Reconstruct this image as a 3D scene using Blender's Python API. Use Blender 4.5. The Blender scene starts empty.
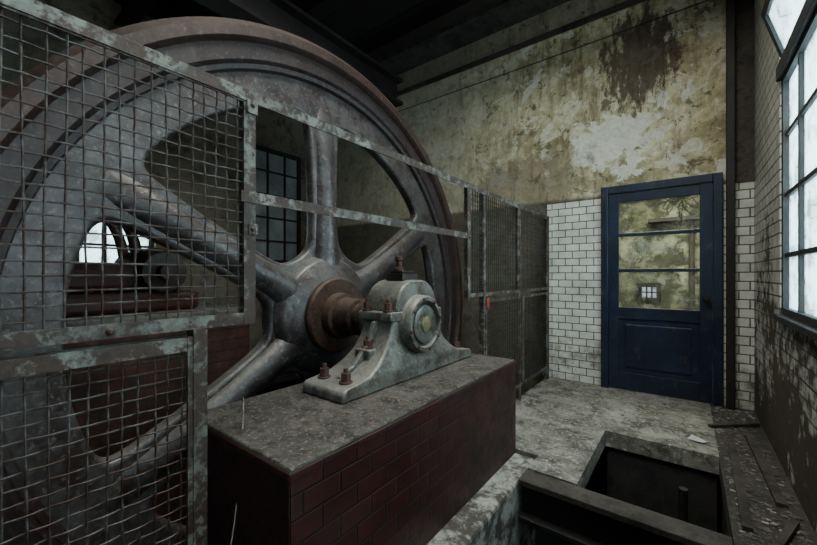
import bpy, math, random, bmesh
from mathutils import Vector, Matrix
random.seed(7)
S=bpy.context.scene
COL=S.collection
# ------------------------------------------------------------ material helpers
class NB:
    def __init__(s,name):
        s.m=bpy.data.materials.new(name); s.m.use_nodes=True
        s.t=s.m.node_tree; s.t.nodes.clear()
        s.out=s.t.nodes.new('ShaderNodeOutputMaterial')
        s.tc=s.t.nodes.new('ShaderNodeTexCoord'); s.o=s.tc.outputs['Object']
    def n(s,typ,**k):
        x=s.t.nodes.new(typ)
        for a,b in k.items(): setattr(x,a,b)
        return x
    def set(s,inp,v):
        if isinstance(v,bpy.types.NodeSocket): s.t.links.new(v,inp)
        elif isinstance(v,(tuple,list)):
            v=tuple(v)
            if len(v)==3 and inp.type=='RGBA': v=v+(1,)
            inp.default_value=v
        else: inp.default_value=v
    def map(s,scale=(1,1,1),loc=(0,0,0),vec=None):
        x=s.n('ShaderNodeMapping'); s.set(x.inputs['Vector'],vec or s.o)
        x.inputs['Scale'].default_value=scale; x.inputs['Location'].default_value=loc
        return x.outputs[0]
    def noise(s,scale,detail=6,rough=.6,vec=None,dist=0):
        x=s.n('ShaderNodeTexNoise'); s.set(x.inputs['Vector'],vec or s.o)
        x.inputs['Scale'].default_value=scale; x.inputs['Detail'].default_value=detail
        x.inputs['Roughness'].default_value=rough; x.inputs['Distortion'].default_value=dist
        return x.outputs[0]
    def cracks(s,scale,w):
        x=s.n('ShaderNodeTexVoronoi',feature='DISTANCE_TO_EDGE')
        nz=s.n('ShaderNodeTexNoise'); s.set(nz.inputs['Vector'],s.o); nz.inputs['Scale'].default_value=3; nz.inputs['Detail'].default_value=6
        mm=s.n('ShaderNodeMix',data_type='VECTOR'); mm.inputs[0].default_value=.25
        s.set(mm.inputs[4],s.o); s.set(mm.inputs[5],nz.outputs['Color'])
        s.set(x.inputs['Vector'],mm.outputs[1]); x.inputs['Scale'].default_value=scale
        return s.ramp(x.outputs['Distance'],[(0,1),(w,0)])
    def ramp(s,f,stops):
        x=s.n('ShaderNodeValToRGB'); s.set(x.inputs[0],f); e=x.color_ramp.elements
        while len(e)<len(stops): e.new(.5)
        for i,(p,c) in enumerate(stops):
            e[i].position=p
            if not isinstance(c,(tuple,list)): c=(c,c,c)
            e[i].color=tuple(c)+(1,)
        return x.outputs[0]
    def mix(s,f,a,b,mode='MIX'):
        x=s.n('ShaderNodeMix',data_type='RGBA',blend_type=mode)
        s.set(x.inputs[0],f); s.set(x.inputs[6],a); s.set(x.inputs[7],b); return x.outputs[2]
    def math(s,op,a,b=0,c=None,clamp=False):
        x=s.n('ShaderNodeMath',operation=op,use_clamp=clamp)
        s.set(x.inputs[0],a); s.set(x.inputs[1],b)
        if c is not None: s.set(x.inputs[2],c)
        return x.outputs[0]
    def xyz(s):
        x=s.n('ShaderNodeSeparateXYZ'); s.set(x.inputs[0],s.o); return x.outputs
    def comb(s,a,b,c=0):
        x=s.n('ShaderNodeCombineXYZ'); s.set(x.inputs[0],a); s.set(x.inputs[1],b); s.set(x.inputs[2],c); return x.outputs[0]
    def finish(s,col,rough=.7,metal=0,bumpf=None,bs=.3,bd=.01,spec=.4):
        b=s.n('ShaderNodeBsdfPrincipled')
        s.set(b.inputs['Base Color'],col); s.set(b.inputs['Roughness'],rough); s.set(b.inputs['Metallic'],metal)
        b.inputs['Specular IOR Level'].default_value=spec
        if bumpf is not None:
            bp=s.n('ShaderNodeBump'); s.set(bp.inputs['Height'],bumpf)
            bp.inputs['Strength'].default_value=bs; bp.inputs['Distance'].default_value=bd
            s.t.links.new(bp.outputs[0],b.inputs['Normal'])
        s.t.links.new(b.outputs[0],s.out.inputs[0]); return s.m

def grunge(name,c0,c1,rust,lo=.5,hi=.62,scale=3,fine=14,rough=.6,metal=0,bs=.35,spec=.4,dust=None,grime=None,crack=0,speck=None):
    n=NB(name)
    a=n.ramp(n.noise(scale,8,.65),[(.3,c0),(.7,c1)])
    f=n.noise(fine,8,.7,dist=.3)
    g=n.math('ADD',n.math('MULTIPLY',f,.5),n.math('MULTIPLY',n.noise(scale*1.7,6,.6,vec=n.map(loc=(3,1,7))),.5))
    c=n.mix(n.ramp(g,[(lo,0),(hi,1)]),a,rust)
    if grime:
        c=n.mix(n.ramp(n.noise(scale*.9,9,.72,vec=n.map(loc=(11,5,2))),[(.42,0),(.66,.85)]),c,grime)
    if speck:
        c=n.mix(n.ramp(n.noise(fine*2.4,5,.7,vec=n.map(loc=(5,9,2))),[(.56,0),(.64,.8)]),c,speck)
    if dust:
        geo=n.n('ShaderNodeNewGeometry'); sp=n.n('ShaderNodeSeparateXYZ'); n.set(sp.inputs[0],geo.outputs['Normal'])
        d=n.math('MULTIPLY',n.ramp(sp.outputs[2],[(.35,0),(.95,1)]),n.ramp(n.noise(9,6,.7),[(.3,.25),(.65,.9)]))
        c=n.mix(d,c,dust)
    if crack:
        c=n.mix(n.math('MULTIPLY',n.cracks(crack,.012),.75),c,(.03,.026,.02))
    c=n.mix(.55,c,n.ramp(n.noise(60,4,.7),[(.3,.25),(.7,1)]),'MULTIPLY')
    return n.finish(c,rough,metal,f,bs,.008,spec)

def tiles(name,ax,c1,c2,mort,bw,bh,ms,dirt,dlo,dhi,rough=.35,off=.5,base=None):
    n=NB(name); o=n.xyz()
    v=n.comb(o['XYZ'.index(ax[0])],o['XYZ'.index(ax[1])])
    b=n.n('ShaderNodeTexBrick'); n.set(b.inputs['Vector'],v); b.offset=off
    n.set(b.inputs['Color1'],c1); n.set(b.inputs['Color2'],c2); n.set(b.inputs['Mortar'],mort)
    b.inputs['Scale'].default_value=1; b.inputs['Brick Width'].default_value=bw
    b.inputs['Row Height'].default_value=bh; b.inputs['Mortar Size'].default_value=ms
    b.inputs['Mortar Smooth'].default_value=.3
    g=n.math('ADD',n.math('MULTIPLY',n.noise(1.6,7,.7),.6),n.math('MULTIPLY',n.noise(11,6,.7),.4))
    if base:
        g=n.math('ADD',g,n.math('MULTIPLY',n.math('SUBTRACT',base[0],o[2]),base[1]))
    f=n.ramp(g,[(dlo,0),(dhi,1)])
    c=n.mix(f,b.outputs['Color'],dirt)
    c=n.mix(.6,c,n.ramp(n.noise(4,8,.75,vec=n.map(loc=(9,2,4))),[(.3,.3),(.62,1)]),'MULTIPLY')
    h=n.math('SUBTRACT',1,b.outputs['Fac'])
    r=n.math('ADD',rough,n.math('MULTIPLY',f,.5),clamp=True)
    return n.finish(c,r,0,h,.5,.004)

M={}
M['wheel']=grunge('wheel_grey_paint',(.058,.052,.054),(.150,.138,.136),(.042,.025,.021),.475,.58,3.2,14,.36,.15,.5,.55,dust=(.22,.205,.18),grime=(.032,.026,.026),speck=(.19,.178,.16))
M['wheeldk']=grunge('wheel_dark_band',(.028,.021,.022),(.062,.047,.047),(.035,.02,.018),.48,.6,3,14,.45,.2,speck=(.10,.085,.078))
M['maroon']=grunge('maroon_paint',(.036,.020,.017),(.072,.040,.033),(.024,.017,.014),.48,.62,3,16,.45,.1,dust=(.13,.10,.08),speck=(.11,.075,.058))
M['rust']=grunge('rusty_steel',(.050,.027,.019),(.110,.057,.040),(.03,.020,.016),.48,.60,5,25,.65,.3,dust=(.17,.13,.10),speck=(.15,.10,.07))
M['rustnut']=grunge('rusted_nut',(.07,.033,.024),(.13,.058,.042),(.04,.022,.018),.5,.62,9,40,.65,.2)
M['bearing']=grunge('bearing_grey_green_paint',(.120,.120,.103),(.235,.230,.198),(.065,.042,.029),.50,.60,5,18,.38,.1,.4,dust=(.34,.32,.28),grime=(.055,.046,.036),speck=(.28,.27,.23))
M['bearingdk']=grunge('bearing_cover_dark',(.025,.024,.022),(.055,.052,.046),(.05,.03,.016),.5,.62,8,25,.35,.3)
M['face']=grunge('bearing_cover_face',(.10,.10,.085),(.19,.185,.155),(.055,.04,.025),.5,.60,9,25,.35,.3,speck=(.24,.23,.18))
M['brass']=grunge('brass_boss',(.20,.17,.08),(.32,.28,.15),(.09,.07,.04),.5,.60,14,30,.4,.4)
M['fence']=grunge('fence_peeling_paint',(.155,.162,.138),(.26,.262,.222),(.062,.036,.026),.45,.51,7,28,.6,.1,.5,grime=(.055,.048,.038))
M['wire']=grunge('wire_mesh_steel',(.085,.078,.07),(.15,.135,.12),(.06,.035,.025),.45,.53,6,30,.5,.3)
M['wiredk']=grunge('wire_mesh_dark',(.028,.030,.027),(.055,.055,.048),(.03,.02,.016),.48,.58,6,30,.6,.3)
M['steel']=grunge('dark_steel',(.014,.013,.013),(.030,.027,.024),(.036,.022,.016),.52,.62,3,12,.6,.2)
M['wood']=grunge('old_beam_wood',(.04,.033,.027),(.09,.075,.058),(.03,.022,.018),.5,.6,3,20,.8)
M['soffit']=grunge('sooty_plaster_soffit',(.045,.042,.036),(.10,.092,.078),(.025,.02,.017),.48,.6,2,14,.9)
M['beam']=grunge('pit_beam_wood',(.035,.030,.025),(.085,.07,.055),(.02,.016,.014),.48,.6,5,20,.8)
M['red']=grunge('red_machine_paint',(.075,.024,.02),(.13,.042,.032),(.04,.024,.02),.5,.6,4,16,.5,0,dust=(.13,.095,.08))
M['blue']=grunge('blue_door_paint',(.009,.015,.034),(.022,.035,.070),(.055,.060,.066),.555,.60,4,26,.36,0,.3,grime=(.011,.012,.017))
M['concrete']=grunge('dirty_concrete',(.12,.11,.095),(.26,.24,.21),(.07,.06,.048),.48,.60,4,14,.85,0,.6)
M['whitewash']=grunge('whitewashed_concrete',(.28,.27,.24),(.46,.45,.40),(.07,.06,.05),.46,.55,5,12,.85,0,.7)
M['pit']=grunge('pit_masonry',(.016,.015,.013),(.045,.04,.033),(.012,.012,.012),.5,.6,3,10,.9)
M['top']=grunge('pedestal_top_grime',(.060,.052,.043),(.140,.122,.100),(.032,.025,.020),.45,.58,5,22,.85,0,1,speck=(.24,.215,.175))
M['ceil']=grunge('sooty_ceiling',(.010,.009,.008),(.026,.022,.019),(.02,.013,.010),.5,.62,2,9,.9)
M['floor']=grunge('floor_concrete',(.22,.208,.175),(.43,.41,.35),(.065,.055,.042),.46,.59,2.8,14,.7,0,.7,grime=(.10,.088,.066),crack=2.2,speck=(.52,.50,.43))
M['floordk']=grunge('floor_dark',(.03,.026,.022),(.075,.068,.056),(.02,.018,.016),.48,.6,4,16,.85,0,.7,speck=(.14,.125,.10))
M['winframe']=grunge('window_frame_paint',(.018,.02,.021),(.04,.043,.043),(.04,.028,.018),.50,.60,5,20,.6)
M['plaster']=grunge('plaster_side',(.15,.135,.10),(.27,.245,.19),(.07,.055,.04),.48,.6,2,8,.9,0,.5)
M['backroom']=grunge('backroom_plaster',(.28,.30,.16),(.62,.62,.44),(.06,.06,.035),.44,.52,2.2,7,.9,0,.5,grime=(.15,.155,.08))
M['debris']=grunge('plaster_chips',(.20,.19,.165),(.46,.44,.38),(.07,.055,.045),.48,.6,9,30,.9)
M['grit']=grunge('grit',(.06,.052,.042),(.20,.18,.145),(.04,.03,.025),.48,.6,20,40,.9)
M['paper']=grunge('paper_scrap',(.5,.5,.5),(.65,.65,.63),(.4,.38,.33),.6,.7,9,30,.9)
M['redtag']=grunge('red_plastic',(.35,.03,.025),(.45,.05,.04),(.3,.05,.04),.6,.7,9,30,.6)
M['redtile']=tiles('red_glazed_tiles','YZ',(.042,.013,.011),(.068,.020,.017),(.010,.007,.006),.155,.078,.0045,(.026,.018,.015),.44,.66,.28)
M['redtileX']=tiles('red_glazed_tiles_end','XZ',(.034,.011,.010),(.055,.017,.015),(.009,.006,.006),.155,.078,.0045,(.024,.016,.014),.42,.64,.3)
M['whitetile']=tiles('white_wall_tiles','XZ',(.60,.60,.53),(.70,.70,.62),(.11,.09,.06),.15,.083,.006,(.13,.105,.07),.52,.66,.28,base=(.5,.18))
M['whitetileR']=tiles('white_wall_tiles_side','YZ',(.56,.55,.49),(.68,.66,.59),(.10,.085,.06),.15,.083,.007,(.075,.056,.038),.50,.56,.35,base=(1.2,.09))
M['brick']=tiles('brick_foundation','YZ',(.085,.030,.022),(.12,.042,.03),(.045,.038,.032),.24,.08,.008,(.03,.022,.018),.42,.62,.8)

# ochre peeling back wall
n=NB('peeling_ochre_wall'); o=n.xyz()
a=n.ramp(n.noise(1.7,14,.74,dist=.3),[(.30,(.12,.10,.055)),(.42,(.33,.285,.155)),(.52,(.55,.49,.30)),(.66,(.72,.68,.51))])
st=n.noise(3.2,10,.74,vec=n.map(scale=(3.2,1,.45)))
c=n.mix(n.math('MULTIPLY',n.ramp(st,[(.50,0),(.64,1)]),.7),a,(.115,.088,.047))
fl=n.noise(4.5,12,.70,vec=n.map(loc=(2,0,8)),dist=.8)
c=n.mix(n.math('MULTIPLY',n.ramp(fl,[(.55,0),(.575,1)]),.6),c,(.70,.67,.53))
fl2=n.noise(6,12,.74,vec=n.map(loc=(12,0,3)),dist=.5)
c=n.mix(n.math('MULTIPLY',n.ramp(fl2,[(.56,0),(.59,1)]),.8),c,(.090,.070,.040))
pe=n.noise(2.1,13,.70,vec=n.map(loc=(4.2,0,1.3)),dist=.5)
c=n.mix(n.ramp(pe,[(.585,0),(.597,.85)]),c,(.62,.61,.52))
def blob(cx,cz,rx,rz):
    dx=n.math('DIVIDE',n.math('SUBTRACT',o[0],cx),rx); dz=n.math('DIVIDE',n.math('SUBTRACT',o[2],cz),rz)
    d=n.math('ADD',n.math('MULTIPLY',dx,dx),n.math('MULTIPLY',dz,dz))
    return n.math('SUBTRACT',1,d,clamp=True)
br=n.math('ADD',n.math('MULTIPLY',blob(-.40,3.50,.60,.85),.5),n.noise(6,12,.78,vec=n.map(scale=(2.2,1,.7),loc=(1,0,2))))
c=n.mix(n.math('MULTIPLY',n.ramp(br,[(.82,0),(.89,1)]),.88),c,(.055,.036,.022))
wh=n.math('ADD',n.math('MULTIPLY',blob(-.62,2.66,.70,.55),.30),n.noise(3.6,13,.72,vec=n.map(loc=(6,0,5)),dist=.6))
c=n.mix(n.ramp(wh,[(.70,0),(.715,.9)]),c,(.66,.66,.56))
lf=n.ramp(n.math('ADD',n.math('MULTIPLY',o[0],-.28),n.math('MULTIPLY',n.noise(2,6,.6),.5)),[(.70,0),(1.1,1)])
c=n.mix(n.math('MULTIPLY',lf,.6),c,(.34,.315,.25))
dz_=n.math('ADD',n.math('MULTIPLY',blob(-1.6,2.3,1.2,.7),.45),n.noise(5,12,.76,vec=n.map(loc=(3,0,9))))
c=n.mix(n.math('MULTIPLY',n.ramp(dz_,[(.70,0),(.85,1)]),.65),c,(.13,.105,.065))
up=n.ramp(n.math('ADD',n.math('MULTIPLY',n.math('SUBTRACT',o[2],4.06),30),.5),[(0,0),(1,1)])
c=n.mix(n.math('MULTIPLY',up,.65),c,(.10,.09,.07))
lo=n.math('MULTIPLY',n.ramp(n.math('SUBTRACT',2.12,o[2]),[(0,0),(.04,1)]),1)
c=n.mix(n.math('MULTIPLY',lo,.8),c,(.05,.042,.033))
c=n.mix(.65,c,n.ramp(n.noise(26,8,.75),[(.3,.4),(.6,1)]),'MULTIPLY')
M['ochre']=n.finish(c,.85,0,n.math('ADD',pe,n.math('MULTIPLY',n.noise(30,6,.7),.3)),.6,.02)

n=NB('dirty_door_glass')
tr=n.n('ShaderNodeBsdfTransparent'); n.set(tr.inputs[0],(.93,.96,.88))
df=n.n('ShaderNodeBsdfPrincipled'); n.set(df.inputs['Base Color'],n.ramp(n.noise(9,8,.7,dist=.4),[(.35,(.09,.10,.06)),(.65,(.50,.50,.40))])); df.inputs['Roughness'].default_value=.15
mx=n.n('ShaderNodeMixShader'); n.set(mx.inputs[0],n.ramp(n.noise(5,9,.75,vec=n.map(loc=(2,0,3)),dist=.4),[(.40,.06),(.52,.22),(.62,.8)]))
n.t.links.new(tr.outputs[0],mx.inputs[1]); n.t.links.new(df.outputs[0],mx.inputs[2]); n.t.links.new(mx.outputs[0],n.out.inputs[0])
M['doorglass']=n.m
n=NB('dusty_window_glass')
tr=n.n('ShaderNodeBsdfTransparent'); n.set(tr.inputs[0],(.90,.97,1))
tl=n.n('ShaderNodeBsdfTranslucent'); n.set(tl.inputs[0],(.62,.74,.78))
mx=n.n('ShaderNodeMixShader'); n.set(mx.inputs[0],n.ramp(n.noise(5,7,.65),[(.4,.1),(.62,.85)]))
n.t.links.new(tr.outputs[0],mx.inputs[1]); n.t.links.new(tl.outputs[0],mx.inputs[2]); n.t.links.new(mx.outputs[0],n.out.inputs[0])
M['glass']=n.m
n=NB('blue_grey_glass'); M['glassdk']=n.finish(n.ramp(n.noise(3,5),[(.3,(.14,.17,.19)),(.7,(.30,.34,.36))]),.2,0,None,spec=.8)

# ------------------------------------------------------------ mesh helpers
def group(name,loc=(0,0,0)):
    e=bpy.data.objects.new(name,None); e.location=loc; e.empty_display_size=.1; COL.objects.link(e); return e
def par(ob,p):
    if p is not None:
        ob.parent=p; ob.matrix_parent_inverse=Matrix.Translation(-Vector(p.location))
def mk(name,v,f,mat,p=None,smooth=False,bevel=0,seg=2):
    me=bpy.data.meshes.new(name); me.from_pydata([tuple(q) for q in v],[],f); me.update()
    me.materials.append(M[mat])
    if smooth:
        for q in me.polygons: q.use_smooth=True
    ob=bpy.data.objects.new(name,me); COL.objects.link(ob)
    bm=bmesh.new(); bm.from_mesh(me); bmesh.ops.recalc_face_normals(bm,faces=bm.faces); bm.to_mesh(me); bm.free()
    if smooth:
        try: me.set_sharp_from_angle(angle=math.radians(38))
        except Exception: pass
    if bevel:
        b=ob.modifiers.new('bevel','BEVEL'); b.width=bevel; b.segments=seg; b.limit_method='ANGLE'; b.angle_limit=math.radians(35)
    par(ob,p); return ob
BF=[(0,1,3,2),(4,6,7,5),(0,4,5,1),(2,3,7,6),(0,2,6,4),(1,5,7,3)]
def boxes(name,bs,mat,p=None,bevel=0,jit=None):
    if jit is None: jit=.0004 if p is not None else 0
    v=[];f=[]
    for i,(x0,x1,y0,y1,z0,z1) in enumerate(bs):
        k=len(v); e=i*jit
        for x in (x0-e,x1+e):
            for y in (y0-e,y1+e):
                for z in (z0-e,z1+e): v.append((x,y,z))
        f+= [tuple(k+i for i in q) for q in BF]
    return mk(name,v,f,mat,p,False,bevel)
def lathe(name,prof,c,mat,p=None,axis='X',seg=48,closed=False,bevel=0):
    v=[];f=[];N=len(prof)
    for i in range(seg):
        a=2*math.pi*i/seg; ca,sa=math.cos(a),math.sin(a)
        for (h,r) in prof:
            if axis=='X': v.append((h,c[0]+r*ca,c[1]+r*sa))
            elif axis=='Z': v.append((c[0]+r*ca,c[1]+r*sa,h))
            else: v.append((c[0]+r*ca,h,c[1]+r*sa))
    for i in range(seg):
        j=(i+1)%seg
        for k in range(N if closed else N-1):
            l=(k+1)%N
            f.append((i*N+k,j*N+k,j*N+l,i*N+l))
    if not closed:
        f.append(tuple(i*N for i in range(seg))); f.append(tuple(i*N+N-1 for i in range(seg)))
    return mk(name,v,f,mat,p,True,bevel)
def tubes(name,lines,r,mat,p=None,sides=6,smooth=True):
    v=[];f=[]
    for L in lines:
        L=[Vector(q) for q in L]
        prev=None
        base=len(v)
        for i,q in enumerate(L):
            t=(L[min(i+1,len(L)-1)]-L[max(i-1,0)]).normalized()
            if prev is None:
                up=Vector((0,0,1)) if abs(t.z)<.9 else Vector((1,0,0))
                u=t.cross(up).normalized()
            else: u=(prev-t*prev.dot(t)).normalized()
            prev=u; w=t.cross(u)
            for k in range(sides):
                a=2*math.pi*k/sides+math.pi/4
                v.append(q+u*math.cos(a)*r+w*math.sin(a)*r)
        for i in range(len(L)-1):
            for k in range(sides):
                l=(k+1)%sides
                f.append((base+i*sides+k,base+i*sides+l,base+(i+1)*sides+l,base+(i+1)*sides+k))
        f.append(tuple(base+k for k in range(sides))); f.append(tuple(base+(len(L)-1)*sides+k for k in range(sides)))
    return mk(name,v,f,mat,p,smooth)
def nut(name,x,y,z,r,h,mat,p,stud=True):
    a0=random.random()
    v=[];f=[]
    def ring(rr,zz,n=6,ph=0):
        k=len(v)
        for i in range(n): v.append((x+rr*math.cos(ph+2*math.pi*i/n),y+rr*math.sin(ph+2*math.pi*i/n),zz))
        return k
    def cyl(rr,z0,z1,n,ph=0):
        a=ring(rr,z0,n,ph); b=ring(rr,z1,n,ph)
        for i in range(n): f.append((a+i,a+(i+1)%n,b+(i+1)%n,b+i))
        f.append(tuple(a+i for i in range(n))); f.append(tuple(b+i for i in range(n)))
    cyl(r*1.35,z,z+h*.2,16); cyl(r,z+h*.2,z+h,6,a0)
    if stud: cyl(r*.5,z+h,z+h*1.45,10)
    return mk(name,v,f,mat,p,False,.002)

# ------------------------------------------------------------ room shell
XR,YB,XL,YN,ZC=.48,4.48,-5.5,-2.6,4.55
DX0,DX1=-.70,.215
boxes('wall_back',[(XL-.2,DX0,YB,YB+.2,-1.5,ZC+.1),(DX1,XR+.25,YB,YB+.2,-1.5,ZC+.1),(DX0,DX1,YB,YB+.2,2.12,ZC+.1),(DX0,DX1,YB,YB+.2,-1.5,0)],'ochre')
boxes('wall_back_tiling',[(-1.33,-.75,YB-.014,YB-.001,.0,2.06),(.27,XR-.002,YB-.014,YB-.001,.0,2.06)],'whitetile')
boxes('wall_right',[(XR,XR+.22,YN,YB,-1.5,.96),(XR,XR+.22,YN,YB,2.98,ZC),(XR,XR+.22,3.36,YB,.96,2.98),
    (XR,XR+.22,.75,1.7,.96,2.98),(XR,XR+.22,YN,-2.0,.96,2.98)],'whitetileR')
boxes('wall_left',[(XL-.2,XL,YN,YB,-1.5,1.2),(XL-.2,XL,YN,YB,3.3,ZC),(XL-.2,XL,YN,.75,1.2,3.3),(XL-.2,XL,1.75,YB,1.2,3.3),
    (XL-.2,XL,.75,1.75,2.35,3.3)],'plaster')
boxes('wall_front',[(XL-.2,XR+.22,YN-.2,YN,-1.5,ZC)],'plaster')
boxes('ceiling',[(XL-.2,XR+.22,YN-.2,.3,ZC,ZC+.15),(XL-.2,XR+.22,2.3,YB+.2,ZC,ZC+.15),(XL-.2,-1.3,.3,2.3,ZC,ZC+.15),(.1,XR+.22,.3,2.3,ZC,ZC+.15)],'ceil')  # unseen opening left so the added overhead light gets in
boxes('trim_1',[(XL,XR,YB-.045,YB,4.06,4.11)],'wood')
boxes('trim_2',[(XL,XR,4.05,YB,4.40,ZC-.001)],'soffit')
# small room beyond the door
bx0,bx1,by1,bz1=-1.6,1.1,6.5,2.6
hx0,hx1,hz0,hz1=-.545,-.36,.88,1.04
boxes('wall_backroom',[(bx0-.1,bx0,YB+.2,by1,0,bz1),(bx1,bx1+.1,YB+.2,by1,0,bz1),
   (bx0-.1,hx0,by1,by1+.1,0,bz1),(hx1,bx1+.1,by1,by1+.1,0,bz1),(hx0,hx1,by1,by1+.1,0,hz0),(hx0,hx1,by1,by1+.1,hz1,bz1)],'backroom')
boxes('floor_backroom',[(bx0,bx1,YB+.2,by1,-.1,0)],'floor')
boxes('ceiling_backroom',[(bx0-.1,bx1+.1,YB+.2,by1+.1,bz1,bz1+.1)],'plaster')
g=group('window_5',(-.445,by1,.96))
boxes('frame',[(hx0-.06,hx0,by1-.03,by1-.001,hz0-.06,hz1+.06),(hx1,hx1+.06,by1-.03,by1-.001,hz0-.06,hz1+.06),(hx0,hx1,by1-.03,by1-.001,hz0-.06,hz0),(hx0,hx1,by1-.03,by1-.001,hz1,hz1+.06),
   (-.49,-.475,by1+.01,by1+.03,hz0,hz1),(-.425,-.41,by1+.01,by1+.03,hz0,hz1),(hx0,hx1,by1+.01,by1+.028,.955,.967)],'steel',g)
boxes('wall_shelf',[(-.45,.15,by1-.22,by1-.001,1.98,2.03)],'wood')
tubes('backroom_pipe',[[(-.95,by1-.05,0),(-.95,by1-.05,bz1)],[(.05,by1-.05,0),(.05,by1-.05,1.98)]],.035,'wood',None,12)
# floor
boxes('floor',[(-1.33,-.80,2.48,YB,-.12,0),(-.80,-.51,2.28,YB,-.12,0),(-.51,.17,3.2,YB,-.12,0)],'floor')
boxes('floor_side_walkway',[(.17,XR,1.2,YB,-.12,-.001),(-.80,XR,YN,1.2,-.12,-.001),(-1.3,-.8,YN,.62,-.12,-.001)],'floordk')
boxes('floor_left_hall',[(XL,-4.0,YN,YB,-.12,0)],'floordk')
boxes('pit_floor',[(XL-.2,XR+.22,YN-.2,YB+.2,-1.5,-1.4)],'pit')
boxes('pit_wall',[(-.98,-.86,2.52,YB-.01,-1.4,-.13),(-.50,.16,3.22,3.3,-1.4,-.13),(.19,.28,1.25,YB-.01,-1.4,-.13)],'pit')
g=group('floor_beam',(-.3,2.2,0))
boxes('flange_top',[(-.80,.165,2.12,2.26,-.035,0)],'beam',g,.004)
boxes('web',[(-.80,.165,2.18,2.20,-.22,-.035)],'steel',g)
boxes('flange_bottom',[(-.80,.165,2.12,2.26,-.25,-.22)],'steel',g,.004)
tubes('pit_pipe',[[(-.02,2.9,-1.4),(-.02,2.9,-.14)],[(.05,2.6,-1.4),(.05,2.6,-.3)]],.025,'steel',None,10)
boxes('pit_plank',[(-.47,.14,2.75,2.86,-.42,-.36)],'beam')

def ibeam(name,y,z0,z1,x0=XL,x1=XR,mat='steel'):
    g=group(name,(x0/2+x1/2,y,z1))
    boxes('flanges',[(x0,x1,y-.09,y+.09,z0,z0+.025),(x0,x1,y-.09,y+.09,z1-.025,z1)],mat,g,jit=0)
    boxes('web',[(x0,x1,y-.012,y+.012,z0+.025,z1-.025)],mat,g)
for y in (.1,1.4,2.7,3.7): ibeam('ceiling_beam',y,ZC-.3,ZC-.001,XL+.01,XR-.01 if y>2.4 or y<.2 else -1.3)
g=group('crane_girder',(-3.3,1,3.6))
boxes('girder',[(-3.42,-3.18,YN+.02,YB-.46,3.62,3.66),(-3.42,-3.18,YN+.02,YB-.46,3.94,3.98),(-3.31,-3.29,YN+.02,YB-.46,3.66,3.94)],'steel',g,jit=0)
tubes('wall_conduit',[[(-4.5,YB-.03,3.8),(-1.5,YB-.03,3.8),(.26,YB-.03,3.82)]],.006,'wood',None,8)
boxes('corner_column',[(.285,.345,YB-.09,YB-.016,0,4.04)],'steel',None,.006)
boxes('wall_corner_pier',[(.346,XR-.002,YB-.02,YB-.001,2.06,4.04)],'wood')
boxes('iron_pillar',[(-3.9,-3.78,3.1,3.22,0,ZC-.31),(-3.95,-3.73,3.05,3.27,0,.1)],'steel',None,.01)

# ------------------------------------------------------------ windows
def window(name,x,y0,y1,z0,z1,cols,rows,mat='winframe',glass='glass',fw=.05):
    g=group(name,(x,(y0+y1)/2,(z0+z1)/2))
    b=[(x-.03,x+.03,y0,y0+fw,z0,z1),(x-.03,x+.03,y1-fw,y1,z0,z1),(x-.031,x+.031,y0,y1,z0,z0+fw),(x-.031,x+.031,y0,y1,z1-fw,z1)]
    for i in range(1,cols):
        yy=y0+(y1-y0)*i/cols; b.append((x-.022,x+.022,yy-.016,yy+.016,z0+.01,z1-.01))
    for i in range(1,rows):
        zz=z0+(z1-z0)*i/rows; b.append((x-.018,x+.018,y0+.01,y1-.01,zz-.014,zz+.014))
    boxes('frame',b,mat,g,jit=0)
    boxes('panes',[(x-.002,x+.002,y0+.01,y1-.01,z0+.01,z1-.01)],glass,g)
    return g
wx=XR+.035
w=window('window_1',wx,1.7,3.34,.96,2.5,4,4)
boxes('sill',[(XR-.03,XR+.12,1.65,3.38,.925,.965)],'winframe',w,.005)
boxes('head_rail',[(XR-.02,XR+.08,1.70,3.35,2.48,2.57)],'winframe',w,.004)
def tilt(name,bs,mat,p,piv,ang):
    ob=boxes(name,bs,mat,p,.003)
    Rm=Matrix.Translation(Vector(piv))@Matrix.Rotation(ang,4,'Y')@Matrix.Translation(-Vector(piv))
    ob.data.transform(Rm); return ob
hx=XR+.03
tilt('hopper_frame',[(hx-.02,hx+.02,1.72,3.30,2.56,2.60),(hx-.02,hx+.02,1.72,3.30,2.90,2.95),(hx-.02,hx+.02,1.72,1.77,2.56,2.95),(hx-.02,hx+.02,3.25,3.30,2.56,2.95),(hx-.015,hx+.015,2.5,2.53,2.56,2.95)],'winframe',w,(hx,0,2.56),-math.radians(16))
tilt('hopper_panes',[(hx-.002,hx+.002,1.74,3.28,2.57,2.94)],'glass',w,(hx,0,2.56),-math.radians(16))
window('window_2',XR+.10,-2.0,.75,.96,2.98,5,5)
w=window('window_3',XL-.1,.75,1.75,1.2,2.35,4,3)
v=[];f=[];N=14
for xx in (XL-.14,XL+.01):
    for i in range(N+1):
        a=math.pi*i/N; v.append((xx,1.25-.5*math.cos(a),2.05+.3*math.sin(a)))
    for i in range(N+1): v.append((xx,1.25-.5+1.0*i/N,2.37))
K=2*(N+1)
for i in range(N):
    f.append((i,i+1,N+1+i+1,N+1+i)); f.append((K+i,K+i+1,K+N+1+i+1,K+N+1+i)); f.append((i,i+1,K+i+1,K+i))
mk('arched_head',v,f,'plaster',w)
window('window_4',XL+.035,3.0,3.95,1.4,3.3,3,5,'steel','glassdk',.07)

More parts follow.
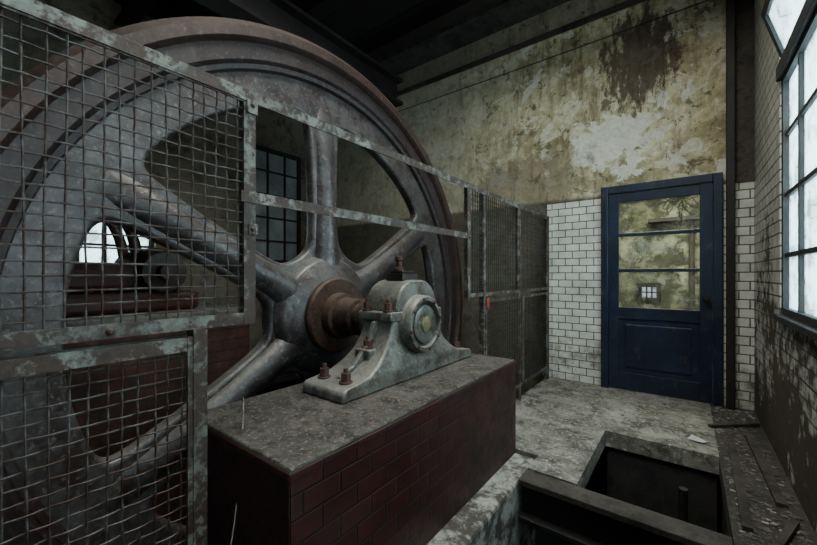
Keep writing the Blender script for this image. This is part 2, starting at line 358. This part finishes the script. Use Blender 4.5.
# ------------------------------------------------------------ door
g=group('door_1',(-.24,YB,1.05))
x0,x1=-.745,.262
boxes('frame',[(x0,x0+.07,YB-.07,YB-.001,0,2.17),(x1-.07,x1,YB-.07,YB-.001,0,2.17),(x0+.07,x1-.07,YB-.068,YB-.001,2.09,2.17)],'blue',g,.006,jit=0)
l0,l1=x0+.072,x1-.072; yf=YB-.05; yb=YB-.012
st=.095
bb=[(l0,l0+st,yf,yb,.01,2.085),(l1-st,l1,yf,yb,.01,2.085)]
for (a,b) in ((1.99,2.085),(1.625,1.66),(1.25,1.285),(.76,.88),(.01,.19)): bb.append((l0+st,l1-st,yf+.002,yb,a,b))
boxes('leaf_stiles_rails',bb,'blue',g,.003,jit=0)
boxes('lower_panel',[(l0+st-.01,l1-st+.01,yf+.02,yb,.18,.77),(l0+st+.06,l1-st-.06,yf+.008,yb,.25,.70)],'blue',g,.006)
def pane(name,px0,px1,z0,z1,hole=None,n=11,rough=.35):
    y=yf+.024
    if hole is None:
        mk(name,[(px0,y,z0),(px1,y,z0),(px1,y,z1),(px0,y,z1)],[(0,1,2,3)],'doorglass',g); return
    cx,cz,rx,rz=hole
    v=[];f=[];N=4*n
    O=[]
    for i in range(n): O.append((px0+(px1-px0)*i/n,z0))
    for i in range(n): O.append((px1,z0+(z1-z0)*i/n))
    for i in range(n): O.append((px1-(px1-px0)*i/n,z1))
    for i in range(n): O.append((px0,z1-(z1-z0)*i/n))
    for q in O: v.append((q[0],y,q[1]))
    for q in O:
        a=math.atan2((q[1]-cz)/rz,(q[0]-cx)/rx); s=random.uniform(1-rough,1+rough)
        v.append((cx+rx*math.cos(a)*s,y,cz+rz*math.sin(a)*s))
    for i in range(N): f.append((i,(i+1)%N,N+(i+1)%N,N+i))
    mk(name,v,f,'doorglass',g)
random.seed(5)
pa,pb=l0+st-.01,l1-st+.01
pane('glass_pane_1',pa,pb,1.65,2.0,(-.24,1.80,.20,.08))
pane('glass_pane_2',pa,pb,1.28,1.63)
pane('glass_pane_3',pa,pb,.87,1.26,(-.33,1.05,.075,.055),11,.25)
lathe('knob',[(YB-.12,.02),(YB-.11,.028),(YB-.09,.028),(YB-.085,.012),(YB-.05,.012)],(l1-.045,1.0),'steel',g,'Y',16)
V=[]
random.seed(3)
for i in range(14):
    p=Vector((-.04,yf+.012,1.98)); L=[p.copy()]; a=random.uniform(math.pi*.95,math.pi*2.0)
    for k in range(6):
        a+=random.uniform(-.6,.6); p=p+Vector((math.cos(a)*.032,0,math.sin(a)*.038)); p.x=min(max(p.x,-.3),.08); L.append(p.copy())
    V.append(L)
tubes('dead_vine',V,.0035,'beam',g,5)

# ------------------------------------------------------------ pedestal
PX0,PX1,PY0,PY1,PZ=-1.68,-.95,.65,2.47,.63
g=group('bearing_pedestal',(-1.3,1.56,.3))
boxes('tiled_block_side',[(PX0,PX1,PY0+.004,PY1-.004,-.02,PZ-.035)],'redtile',g)
boxes('tiled_block_end',[(PX0+.004,PX1-.004,PY0,PY1,-.02,PZ-.036)],'redtileX',g)
boxes('cap_edge',[(PX0-.004,PX1+.004,PY0-.004,PY1+.004,PZ-.036,PZ-.008)],'redtile',g,.006)
boxes('top_slab',[(PX0+.004,PX1-.006,PY0+.006,PY1-.006,PZ-.03,PZ)],'top',g,.008)
boxes('concrete_footing',[(PX0-.02,-.81,.63,2.475,-1.4,-.02)],'whitewash',None,.02)

# ------------------------------------------------------------ bearing (plummer block)
BY,BZ=1.74,.935
g=group('bearing_block',(-1.4,BY,PZ))
half=[(.62,0),(.62,.045),(.60,.06),(.53,.068),(.44,.085),(.36,.125),(.295,.18),(.25,.245),(.225,.31),(.222,.335)]
def dep(z): return .15 if z<.07 else max(.115,.15-(z-.07)*.25)
def prism(name,half,mat,bev,xc=-1.385,df=dep):
    pts=[(-y,z) for (y,z) in half]+[(y,z) for (y,z) in reversed(half)]
    v=[];f=[]
    for s in (-1,1):
        for (y,z) in pts: v.append((xc+s*df(z),BY+y,PZ+z))
    N=len(pts); H=len(half)
    for i in range(N-1): f.append((i,i+1,N+i+1,N+i))
    f.append((N-1,0,N,2*N-1))
    for s in (0,N):
        for i in range(H-1): f.append((s+i,s+i+1,s+N-2-i,s+N-1-i))
    return mk(name,v,f,mat,g,True,bev)
prism('pedestal_body',half,'bearing',.012)
prism('joint_flange',[(.245,.335),(.25,.345),(.25,.375),(.245,.385)],'bearing',.006,df=lambda z:.125)
prism('cap',[(.20,.385),(.195,.43),(.175,.48),(.14,.52),(.09,.55),(.04,.56),(.001,.56)],'bearing',.014,df=lambda z:.12)
lathe('barrel',[(-1.60,.13),(-1.59,.165),(-1.50,.172),(-1.27,.172),(-1.245,.165),(-1.24,.15)],(BY,BZ),'bearing',g,'X',48,bevel=.004)
lathe('cover_rim',[(-1.24,.168),(-1.212,.166),(-1.200,.156),(-1.200,.136),(-1.216,.130),(-1.24,.130)],(BY,BZ),'bearing',g,'X',48,True)
lathe('cover_recess',[(-1.24,.134),(-1.219,.131),(-1.224,.120),(-1.224,.10)],(BY,BZ),'bearingdk',g,'X',48)
lathe('cover_face',[(-1.23,.112),(-1.212,.108),(-1.208,.098),(-1.210,.050),(-1.206,.046)],(BY,BZ),'face',g,'X',48)
lathe('maker_plate',[(-1.215,.046),(-1.201,.044),(-1.199,.036),(-1.199,.001)],(BY,BZ),'brass',g,'X',24)
for i in range(8):
    a=2*math.pi*i/8+.2
    lathe('cover_bolt',[(-1.225,.011),(-1.194,.011),(-1.191,.007)],(BY+.147*math.cos(a),BZ+.147*math.sin(a)),'rustnut',g,'X',6)
for s in (-1,1):
    pts=[(.50,.07),(.40,.11),(.30,.20),(.24,.32),(.20,.33),(.20,.07)]
    v=[]
    for xx in (-1.40,-1.37):
        for (y,z) in pts: v.append((xx,BY+s*(y+.02),PZ+z+.008))
    f=[tuple(range(6)),tuple(range(6,12))]+[(i,(i+1)%6,6+(i+1)%6,6+i) for i in range(6)]
    mk('rib',v,f,'bearing',g,False,.006)
for y in (-.53,.53):
    for x in (-1.47,-1.31): nut('foot_bolt',x,BY+y,PZ+.066,.025,.05,'rustnut',g)
for y in (-.30,.30):
    boxes('bolt_lug',[(-1.44,-1.33,BY+y-.05,BY+y+.05,PZ+.14,PZ+.19)],'bearing',g,.01)
    nut('lug_bolt',-1.385,BY+y,PZ+.19,.026,.045,'rustnut',g)
for y in (-.222,.222):
    for x in (-1.465,-1.305): nut('cap_bolt',x,BY+y,PZ+.385,.022,.05,'rustnut',g)
boxes('lubricator_box',[(-1.45,-1.32,BY-.075,BY+.075,PZ+.555,PZ+.60),(-1.435,-1.335,BY-.06,BY+.06,PZ+.60,PZ+.615)],'bearingdk',g,.006)
lathe('oil_cup',[(PZ+.61,.03),(PZ+.63,.03),(PZ+.64,.018),(PZ+.67,.018),(PZ+.68,.026),(PZ+.70,.024),(PZ+.71,.005)],(-1.385,BY-.03),'rustnut',g,'Z',16)
nut('eye_bolt',-1.40,BY+.12,PZ+.53,.022,.06,'rustnut',g)
lathe('oil_seal_ring',[(-1.66,.115),(-1.655,.14),(-1.61,.145),(-1.59,.14)],(BY,BZ),'rust',g,'X',32)

# ------------------------------------------------------------ flywheel
WY,WZ,R=BY+.055,BZ-.005,1.915
XF=-2.05
fw=group('flywheel',(XF,WY,WZ))
lathe('rim',[(XF,R-.02),(XF-.015,R),(XF-.44,R),(XF-.45,R-.01),(XF-.45,R-.10),(XF-.08,R-.12),(XF-.005,R-.105),(XF+.01,R-.09),(XF+.012,R-.035)],(WY,WZ),'maroon',fw,'X',160,True)
lathe('rim_step',[(XF-.03,R-.09),(XF-.035,R-.20),(XF-.06,R-.225),(XF-.10,R-.23),(XF-.10,R-.09)],(WY,WZ),'wheeldk',fw,'X',160,True)
lathe('rim_inner_ring',[(XF-.05,R-.22),(XF-.06,R-.245),(XF-.10,R-.255),(XF-.10,R-.22)],(WY,WZ),'wheeldk',fw,'X',160,True)
RI=1.48; A0=math.radians(91)
cu=bpy.data.curves.new('web_outline','CURVE'); cu.dimensions='2D'; cu.fill_mode='BOTH'; cu.extrude=.02; cu.bevel_depth=.028; cu.bevel_resolution=3
def spl(pts):
    s=cu.splines.new('POLY'); s.points.add(len(pts)-1)
    for i,q in enumerate(pts): s.points[i].co=(q[0],q[1],0,1)
    s.use_cyclic_u=True
spl([((R-.13)*math.cos(2*math.pi*i/160),(R-.13)*math.sin(2*math.pi*i/160)) for i in range(160)])
def wd(r): return .090+.030*((r-.75)/.7)**2
for k in range(6):
    a=A0+k*math.pi/3; b=a+math.pi/3
    P=[]
    r0,r1=.46,RI
    da=Vector((math.cos(a),math.sin(a))); pa_=Vector((-da.y,da.x))
    db=Vector((math.cos(b),math.sin(b))); pb_=Vector((-db.y,db.x))
    for i in range(30):
        r=r0+(r1-r0)*i/29; P.append(da*r+pa_*wd(r))
    aa=a+math.asin(wd(r1)/r1); ab=b-math.asin(wd(r1)/r1)
    for i in range(1,40):
        t=aa+(ab-aa)*i/40; P.append(Vector((math.cos(t),math.sin(t)))*math.hypot(r1,wd(r1)))
    for i in range(30):
        r=r1-(r1-r0)*i/29; P.append(db*r-pb_*wd(r))
    L=[0]
    for i in range(len(P)): L.append(L[-1]+(P[(i+1)%len(P)]-P[i]).length)
    T=L[-1]; Q=[]; N=120; j=0
    for i in range(N):
        s=T*i/N
        while L[j+1]<s: j+=1
        t=(s-L[j])/max(L[j+1]-L[j],1e-9); Q.append(P[j].lerp(P[(j+1)%len(P)],t))
    for it in range(18):
        Q=[(Q[i-1]+Q[i]*2+Q[(i+1)%N])/4 for i in range(N)]
    spl([(q.x,q.y) for q in Q])
co=bpy.data.objects.new('tmp',cu); COL.objects.link(co)
dg=bpy.context.evaluated_depsgraph_get(); me=bpy.data.meshes.new_from_object(co.evaluated_get(dg))
bpy.data.objects.remove(co)
for q in me.vertices:
    u,v_,w_=q.co; q.co=(XF-.14+w_,WY+u,WZ+v_)
me.materials.clear(); me.materials.append(M['wheel'])
for q in me.polygons: q.use_smooth=True
try: me.set_sharp_from_angle(angle=math.radians(40))
except Exception: pass
ob=bpy.data.objects.new('web',me); COL.objects.link(ob); par(ob,fw)
v=[];f=[];SG=24
for k in range(6):
    a=A0+k*math.pi/3; d=Vector((0,math.cos(a),math.sin(a))); pp=Vector((0,-math.sin(a),math.cos(a)))
    ST=[(.20,.17,.13),(.34,.145,.13),(.5,.112,.125),(.8,.095,.112),(1.1,.094,.10),(1.3,.10,.085),(1.42,.11,.068),(1.52,.115,.052),(1.6,.12,.040)]
    base=len(v)
    for (r,wv,th) in ST:
        for i in range(SG):
            t=2*math.pi*i/SG
            v.append(Vector((XF-.14,WY,WZ))+d*r+pp*(wv*math.cos(t))+Vector((th*math.sin(t),0,0)))
    for i in range(len(ST)-1):
        for j in range(SG):
            l=(j+1)%SG; f.append((base+i*SG+j,base+i*SG+l,base+(i+1)*SG+l,base+(i+1)*SG+j))
    f.append(tuple(base+j for j in range(SG))); f.append(tuple(base+(len(ST)-1)*SG+j for j in range(SG)))
mk('arms',v,f,'wheel',fw,True)
lathe('hub',[(XF-.40,.05),(XF-.40,.26),(XF-.34,.30),(XF-.26,.42),(XF-.10,.44),(XF-.03,.40),(XF+.01,.31),(XF+.03,.28),(XF+.04,.26),(XF+.04,.05)],(WY-.02,WZ),'wheel',fw,'X',64,bevel=.01)
lathe('hub_collar',[(XF+.03,.24),(XF+.045,.265),(XF+.08,.268),(XF+.095,.255),(XF+.095,.12)],(BY+.01,BZ),'rust',fw,'X',64)
lathe('shaft_step',[(XF+.09,.16),(XF+.16,.155),(XF+.17,.13),(XF+.30,.12),(XF+.31,.10)],(BY,BZ),'rust',fw,'X',40)
lathe('shaft',[(-2.74,.095),(-1.665,.095)],(BY,BZ),'rust',fw,'X',32)

# ------------------------------------------------------------ guard fence
FX=-1.30; FT=1.90
fence=group('machine_guard_fence',(FX,2.4,1))
def mesh_panel(name,y0,y1,z0,z1,sp,wr,weave,fr=.04,mat='wire'):
    g=fence
    b=[(FX-.003,FX+.003,y0,y1,z1-fr,z1),(FX-fr,FX,y0,y1,z1-.005,z1),
        (FX-.003,FX+.003,y0,y1,z0,z0+fr),(FX-fr,FX,y0,y1,z0,z0+.005),
        (FX-.003,FX+.003,y0,y0+fr,z0,z1),(FX-fr,FX,y0,y0+.005,z0,z1),
        (FX-.003,FX+.003,y1-fr,y1,z0,z1),(FX-fr,FX,y1-.005,y1,z0,z1)]
    boxes('panel_frame_'+name,b,'fence',g)
    L=[]; xm=FX-.010
    ny=int((y1-y0)/sp); nz=int((z1-z0)/sp)
    ys=[y0+(i+.5)*(y1-y0)/ny for i in range(ny)]; zs=[z0+(i+.5)*(z1-z0)/nz for i in range(nz)]
    if weave:
        A=wr*1.1
        for i,y in enumerate(ys):
            P=[]; K=nz*4
            jy=random.uniform(-.0025,.0025); ph0=random.uniform(0,6)
            for k in range(K+1):
                z=z0+(z1-z0)*k/K; ph=math.pi*((z-z0)/(z1-z0)*nz-.5)
                P.append((xm+A*math.cos(ph)*(1 if i%2 else -1),y+jy+.003*math.sin(z*5+ph0),z))
            L.append(P)
        for i,z in enumerate(zs):
            P=[]; K=ny*4; ph0=random.uniform(0,6)
            for k in range(K+1):
                y=y0+(y1-y0)*k/K; ph=math.pi*((y-y0)/(y1-y0)*ny-.5)
                P.append((xm-A*math.cos(ph)*(1 if i%2 else -1),y,z+.003*math.sin(y*5+ph0)))
            L.append(P)
    else:
        for y in ys: L.append([(xm,y,z0),(xm,y,z1)])
        for z in zs: L.append([(xm-.003,y0,z),(xm-.003,y1,z)])
    tubes('wire_mesh_'+name,L,wr,mat,g,5 if weave else 4,bool(weave))
mesh_panel('a',-.70,.735,1.04,FT,.038,.0029,True)
mesh_panel('b',-.70,.55,.10,1.015,.038,.0029,True,.045)
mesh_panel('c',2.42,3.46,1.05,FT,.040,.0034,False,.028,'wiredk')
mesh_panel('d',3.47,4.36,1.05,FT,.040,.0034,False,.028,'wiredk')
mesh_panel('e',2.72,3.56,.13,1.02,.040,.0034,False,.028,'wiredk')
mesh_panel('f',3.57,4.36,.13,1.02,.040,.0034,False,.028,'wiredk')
g=fence
boxes('top_rail',[(FX+.004,FX+.010,-.70,4.40,FT-.035,FT),(FX-.03,FX+.010,-.70,4.40,FT,FT+.006)],'fence',g)
boxes('mid_rail',[(FX+.004,FX+.010,.68,2.46,1.49,1.525),(FX-.025,FX+.010,.68,2.46,1.525,1.531)],'fence',g)
boxes('post',[(FX-.045,FX-.004,.70,.742,1.04,FT),(FX+.005,FX+.013,2.40,2.44,1.03,FT),(FX+.005,FX+.012,3.45,3.48,.0,FT),(FX-.045,FX-.004,2.70,2.74,0,1.9),
    (FX-.045,FX+.008,4.36,4.40,0,FT),(FX-.045,FX+.008,.52,.56,-.001,1.04),(FX-.045,FX+.008,-.70,-.66,0,FT)],'fence',g,.001)
boxes('clip_plates',[(FX+.012,FX+.017,.705,.74,1.37,1.41),(FX+.012,FX+.017,.70,.74,1.82,1.87)],'fence',g,.002)
for (y,z) in ((.72,1.85),(.72,1.39),(.30,1.06),(-.10,1.06),(2.42,1.5)):
    lathe('rivet',[(FX+.008,.010),(FX+.020,.009),(FX+.024,.005)],(y,z),'rust',g,'X',10)
mk('plastic_tag',[(FX+.02,2.71,1.03),(FX+.02,2.75,1.04),(FX+.025,2.745,.97),(FX+.025,2.72,.93)],[(0,1,2,3)],'redtag',g)
P=[]
for i in range(25):
    t=i/24
    P.append((-1.25-.30*t**1.5,.62+.20*t,.28+.44*math.sin(min(t*1.9,1.57)) - .06*max(0,t-.75)/.25))
tubes('loose_cable',[P],.0022,'debris',None,6)

# ------------------------------------------------------------ engine behind wheel
g=group('engine_foundation',(-3.3,0,.0))
boxes('brick_base',[(-3.95,-2.80,-1.8,1.55,-1.4,.88)],'brick',g,.02)
boxes('coping',[(-3.98,-2.77,-1.82,1.58,.88,.96)],'concrete',g,.015)
g=group('steam_engine',(-3.3,.3,1.2))
boxes('bed_frame',[(-3.6,-3.0,-1.4,1.25,.962,1.10)],'red',g,.03)
boxes('side_casing',[(-3.5,-3.05,-1.2,.95,1.10,1.30)],'red',g,.05)
lathe('cylinder',[(-.9,.08),(-.9,.24),(-.84,.24),(-.84,.19),(.3,.19),(.3,.24),(.36,.24),(.36,.08)],(-3.3,1.34),'red',g,'Y',40)
lathe('cross_shaft',[(-3.55,.14),(-3.5,.18),(-3.1,.18),(-3.0,.14),(-2.95,.14),(-2.95,.06),(-2.86,.06)],(1.0,1.24),'maroon',g,'X',32)
P=[]
for i in range(21):
    a=math.pi*i/20; P.append((-3.15,.55-.34*math.cos(a),1.28+.52*math.sin(a)))
tubes('arched_guard',[P,[(q[0]-.3,q[1],q[2]) for q in P]],.035,'maroon',g,10)
for y in (-.9,-.4,.1,.6,1.1):
    nut('bed_bolt',-3.02,y,1.10,.02,.04,'rustnut',g)

# ------------------------------------------------------------ debris
random.seed(11)
v=[];f=[]
def chip(x,y,z,s):
    k=len(v); a=random.random()*6.28; e=random.uniform(.4,1)
    for i in range(4):
        t=a+i*math.pi/2+random.uniform(-.4,.4); v.append((x+s*math.cos(t),y+s*e*math.sin(t),z+.001+random.random()*s*.15))
    v.append((x,y,z+s*random.uniform(.2,.5)))
    f.extend([(k,k+1,k+4),(k+1,k+2,k+4),(k+2,k+3,k+4),(k+3,k,k+4),(k,k+1,k+2,k+3)])
for i in range(1700):
    x=random.uniform(-1.28,.45); y=random.uniform(2.3,4.40)
    if random.random()<.35: y=4.42-abs(random.gauss(0,.25))
    if (-.54<x<.2 and y<3.23) or (x<-.8 and y<2.52) or y<2.3: continue
    chip(x,y,0,random.choice([.004,.006,.008,.010,.014,.018]))
for i in range(60):
    chip(random.uniform(-.5,.15),random.uniform(3.25,4.3),0,random.uniform(.018,.032))
mk('floor_debris',v,f,'debris')
v=[];f=[]
for i in range(800):
    chip(random.uniform(.20,.45),random.uniform(1.3,4.3),0,random.choice([.006,.010,.016,.024]))
g=group('walkway_rubble',(.33,2.8,0))
mk('grit_and_chips',v,f,'grit',g)
v=[];f=[]
for (cx,cy,L,a,w_) in ((.24,2.9,1.1,.02,.04),(.38,3.2,1.0,-.03,.045),(.33,2.3,.5,.35,.03),(.30,3.9,.4,.9,.03)):
    k=len(v); dx,dy=math.sin(a),math.cos(a)
    for s in (-1,1):
        for t in (-1,1):
            for z in (.001,.022): v.append((cx+dx*L/2*s+dy*w_/2*t,cy+dy*L/2*s-dx*w_/2*t,z+ (0.012 if s>0 else 0)))
    f+=[tuple(k+i for i in q) for q in BF]
mk('broken_boards',v,f,'beam',g)
v=[];f=[]
for i in range(900):
    x=random.uniform(-1.66,-.97); y=random.uniform(.68,2.44)
    if -1.57<x<-1.2 and 1.07<y<2.40: continue
    chip(x,y,PZ,random.choice([.002,.003,.005,.007]))
mk('pedestal_debris',v,f,'concrete')
mk('paper_scrap',[(.0,3.40,.004),(.09,3.36,.012),(.12,3.42,.006),(.03,3.47,.02)],[(0,1,2,3)],'paper')
boxes('broken_tile',[(.39,.44,1.97,2.05,.0,.035)],'debris',None,.004)

# ------------------------------------------------------------ lights
def area(name,loc,rot,sx,sy,pw,col):
    l=bpy.data.lights.new(name,'AREA'); l.shape='RECTANGLE'; l.size=sx; l.size_y=sy; l.energy=pw; l.color=col
    ob=bpy.data.objects.new(name,l); ob.location=loc; ob.rotation_euler=rot; COL.objects.link(ob)
H=math.pi/2
area('window_daylight',(1.5,2.2,2.3),(0,H,0),3.4,4.2,470,(.88,.97,1))
area('window_daylight_near',(1.1,-.6,2.1),(0,H,0),2.2,2.8,26,(.90,.97,1))
area('added_overhead_fill',(-.6,1.3,4.9),(0,0,0),1.4,2.0,190,(.97,1,.93))  # unseen area light added overhead to brighten floor, back wall and bearing
area('left_window_daylight',(XL-.7,1.25,1.9),(0,-H,0),1.6,1.6,75,(.95,1,.95))
area('backroom_added_fill',(-.2,5.3,2.5),(0,0,0),.8,.8,55,(.97,1,.88))  # area light added to brighten the room behind the door panes, no fixture
area('backroom_window_daylight',(-.45,7.0,.96),(-H,0,0),.8,.8,3,(1,1,1))
wd_=bpy.data.worlds.new('world'); S.world=wd_; wd_.use_nodes=True
bg=wd_.node_tree.nodes['Background']; bg.inputs[0].default_value=(.74,.88,1,1); bg.inputs[1].default_value=.6

cam=bpy.data.cameras.new('camera'); cam.lens=16.0; cam.sensor_width=36; cam.clip_start=.02; cam.shift_y=.003
co=bpy.data.objects.new('camera',cam); co.location=(0,0,1.22); co.rotation_euler=(H,0,math.radians(37.5)); COL.objects.link(co)
S.camera=co
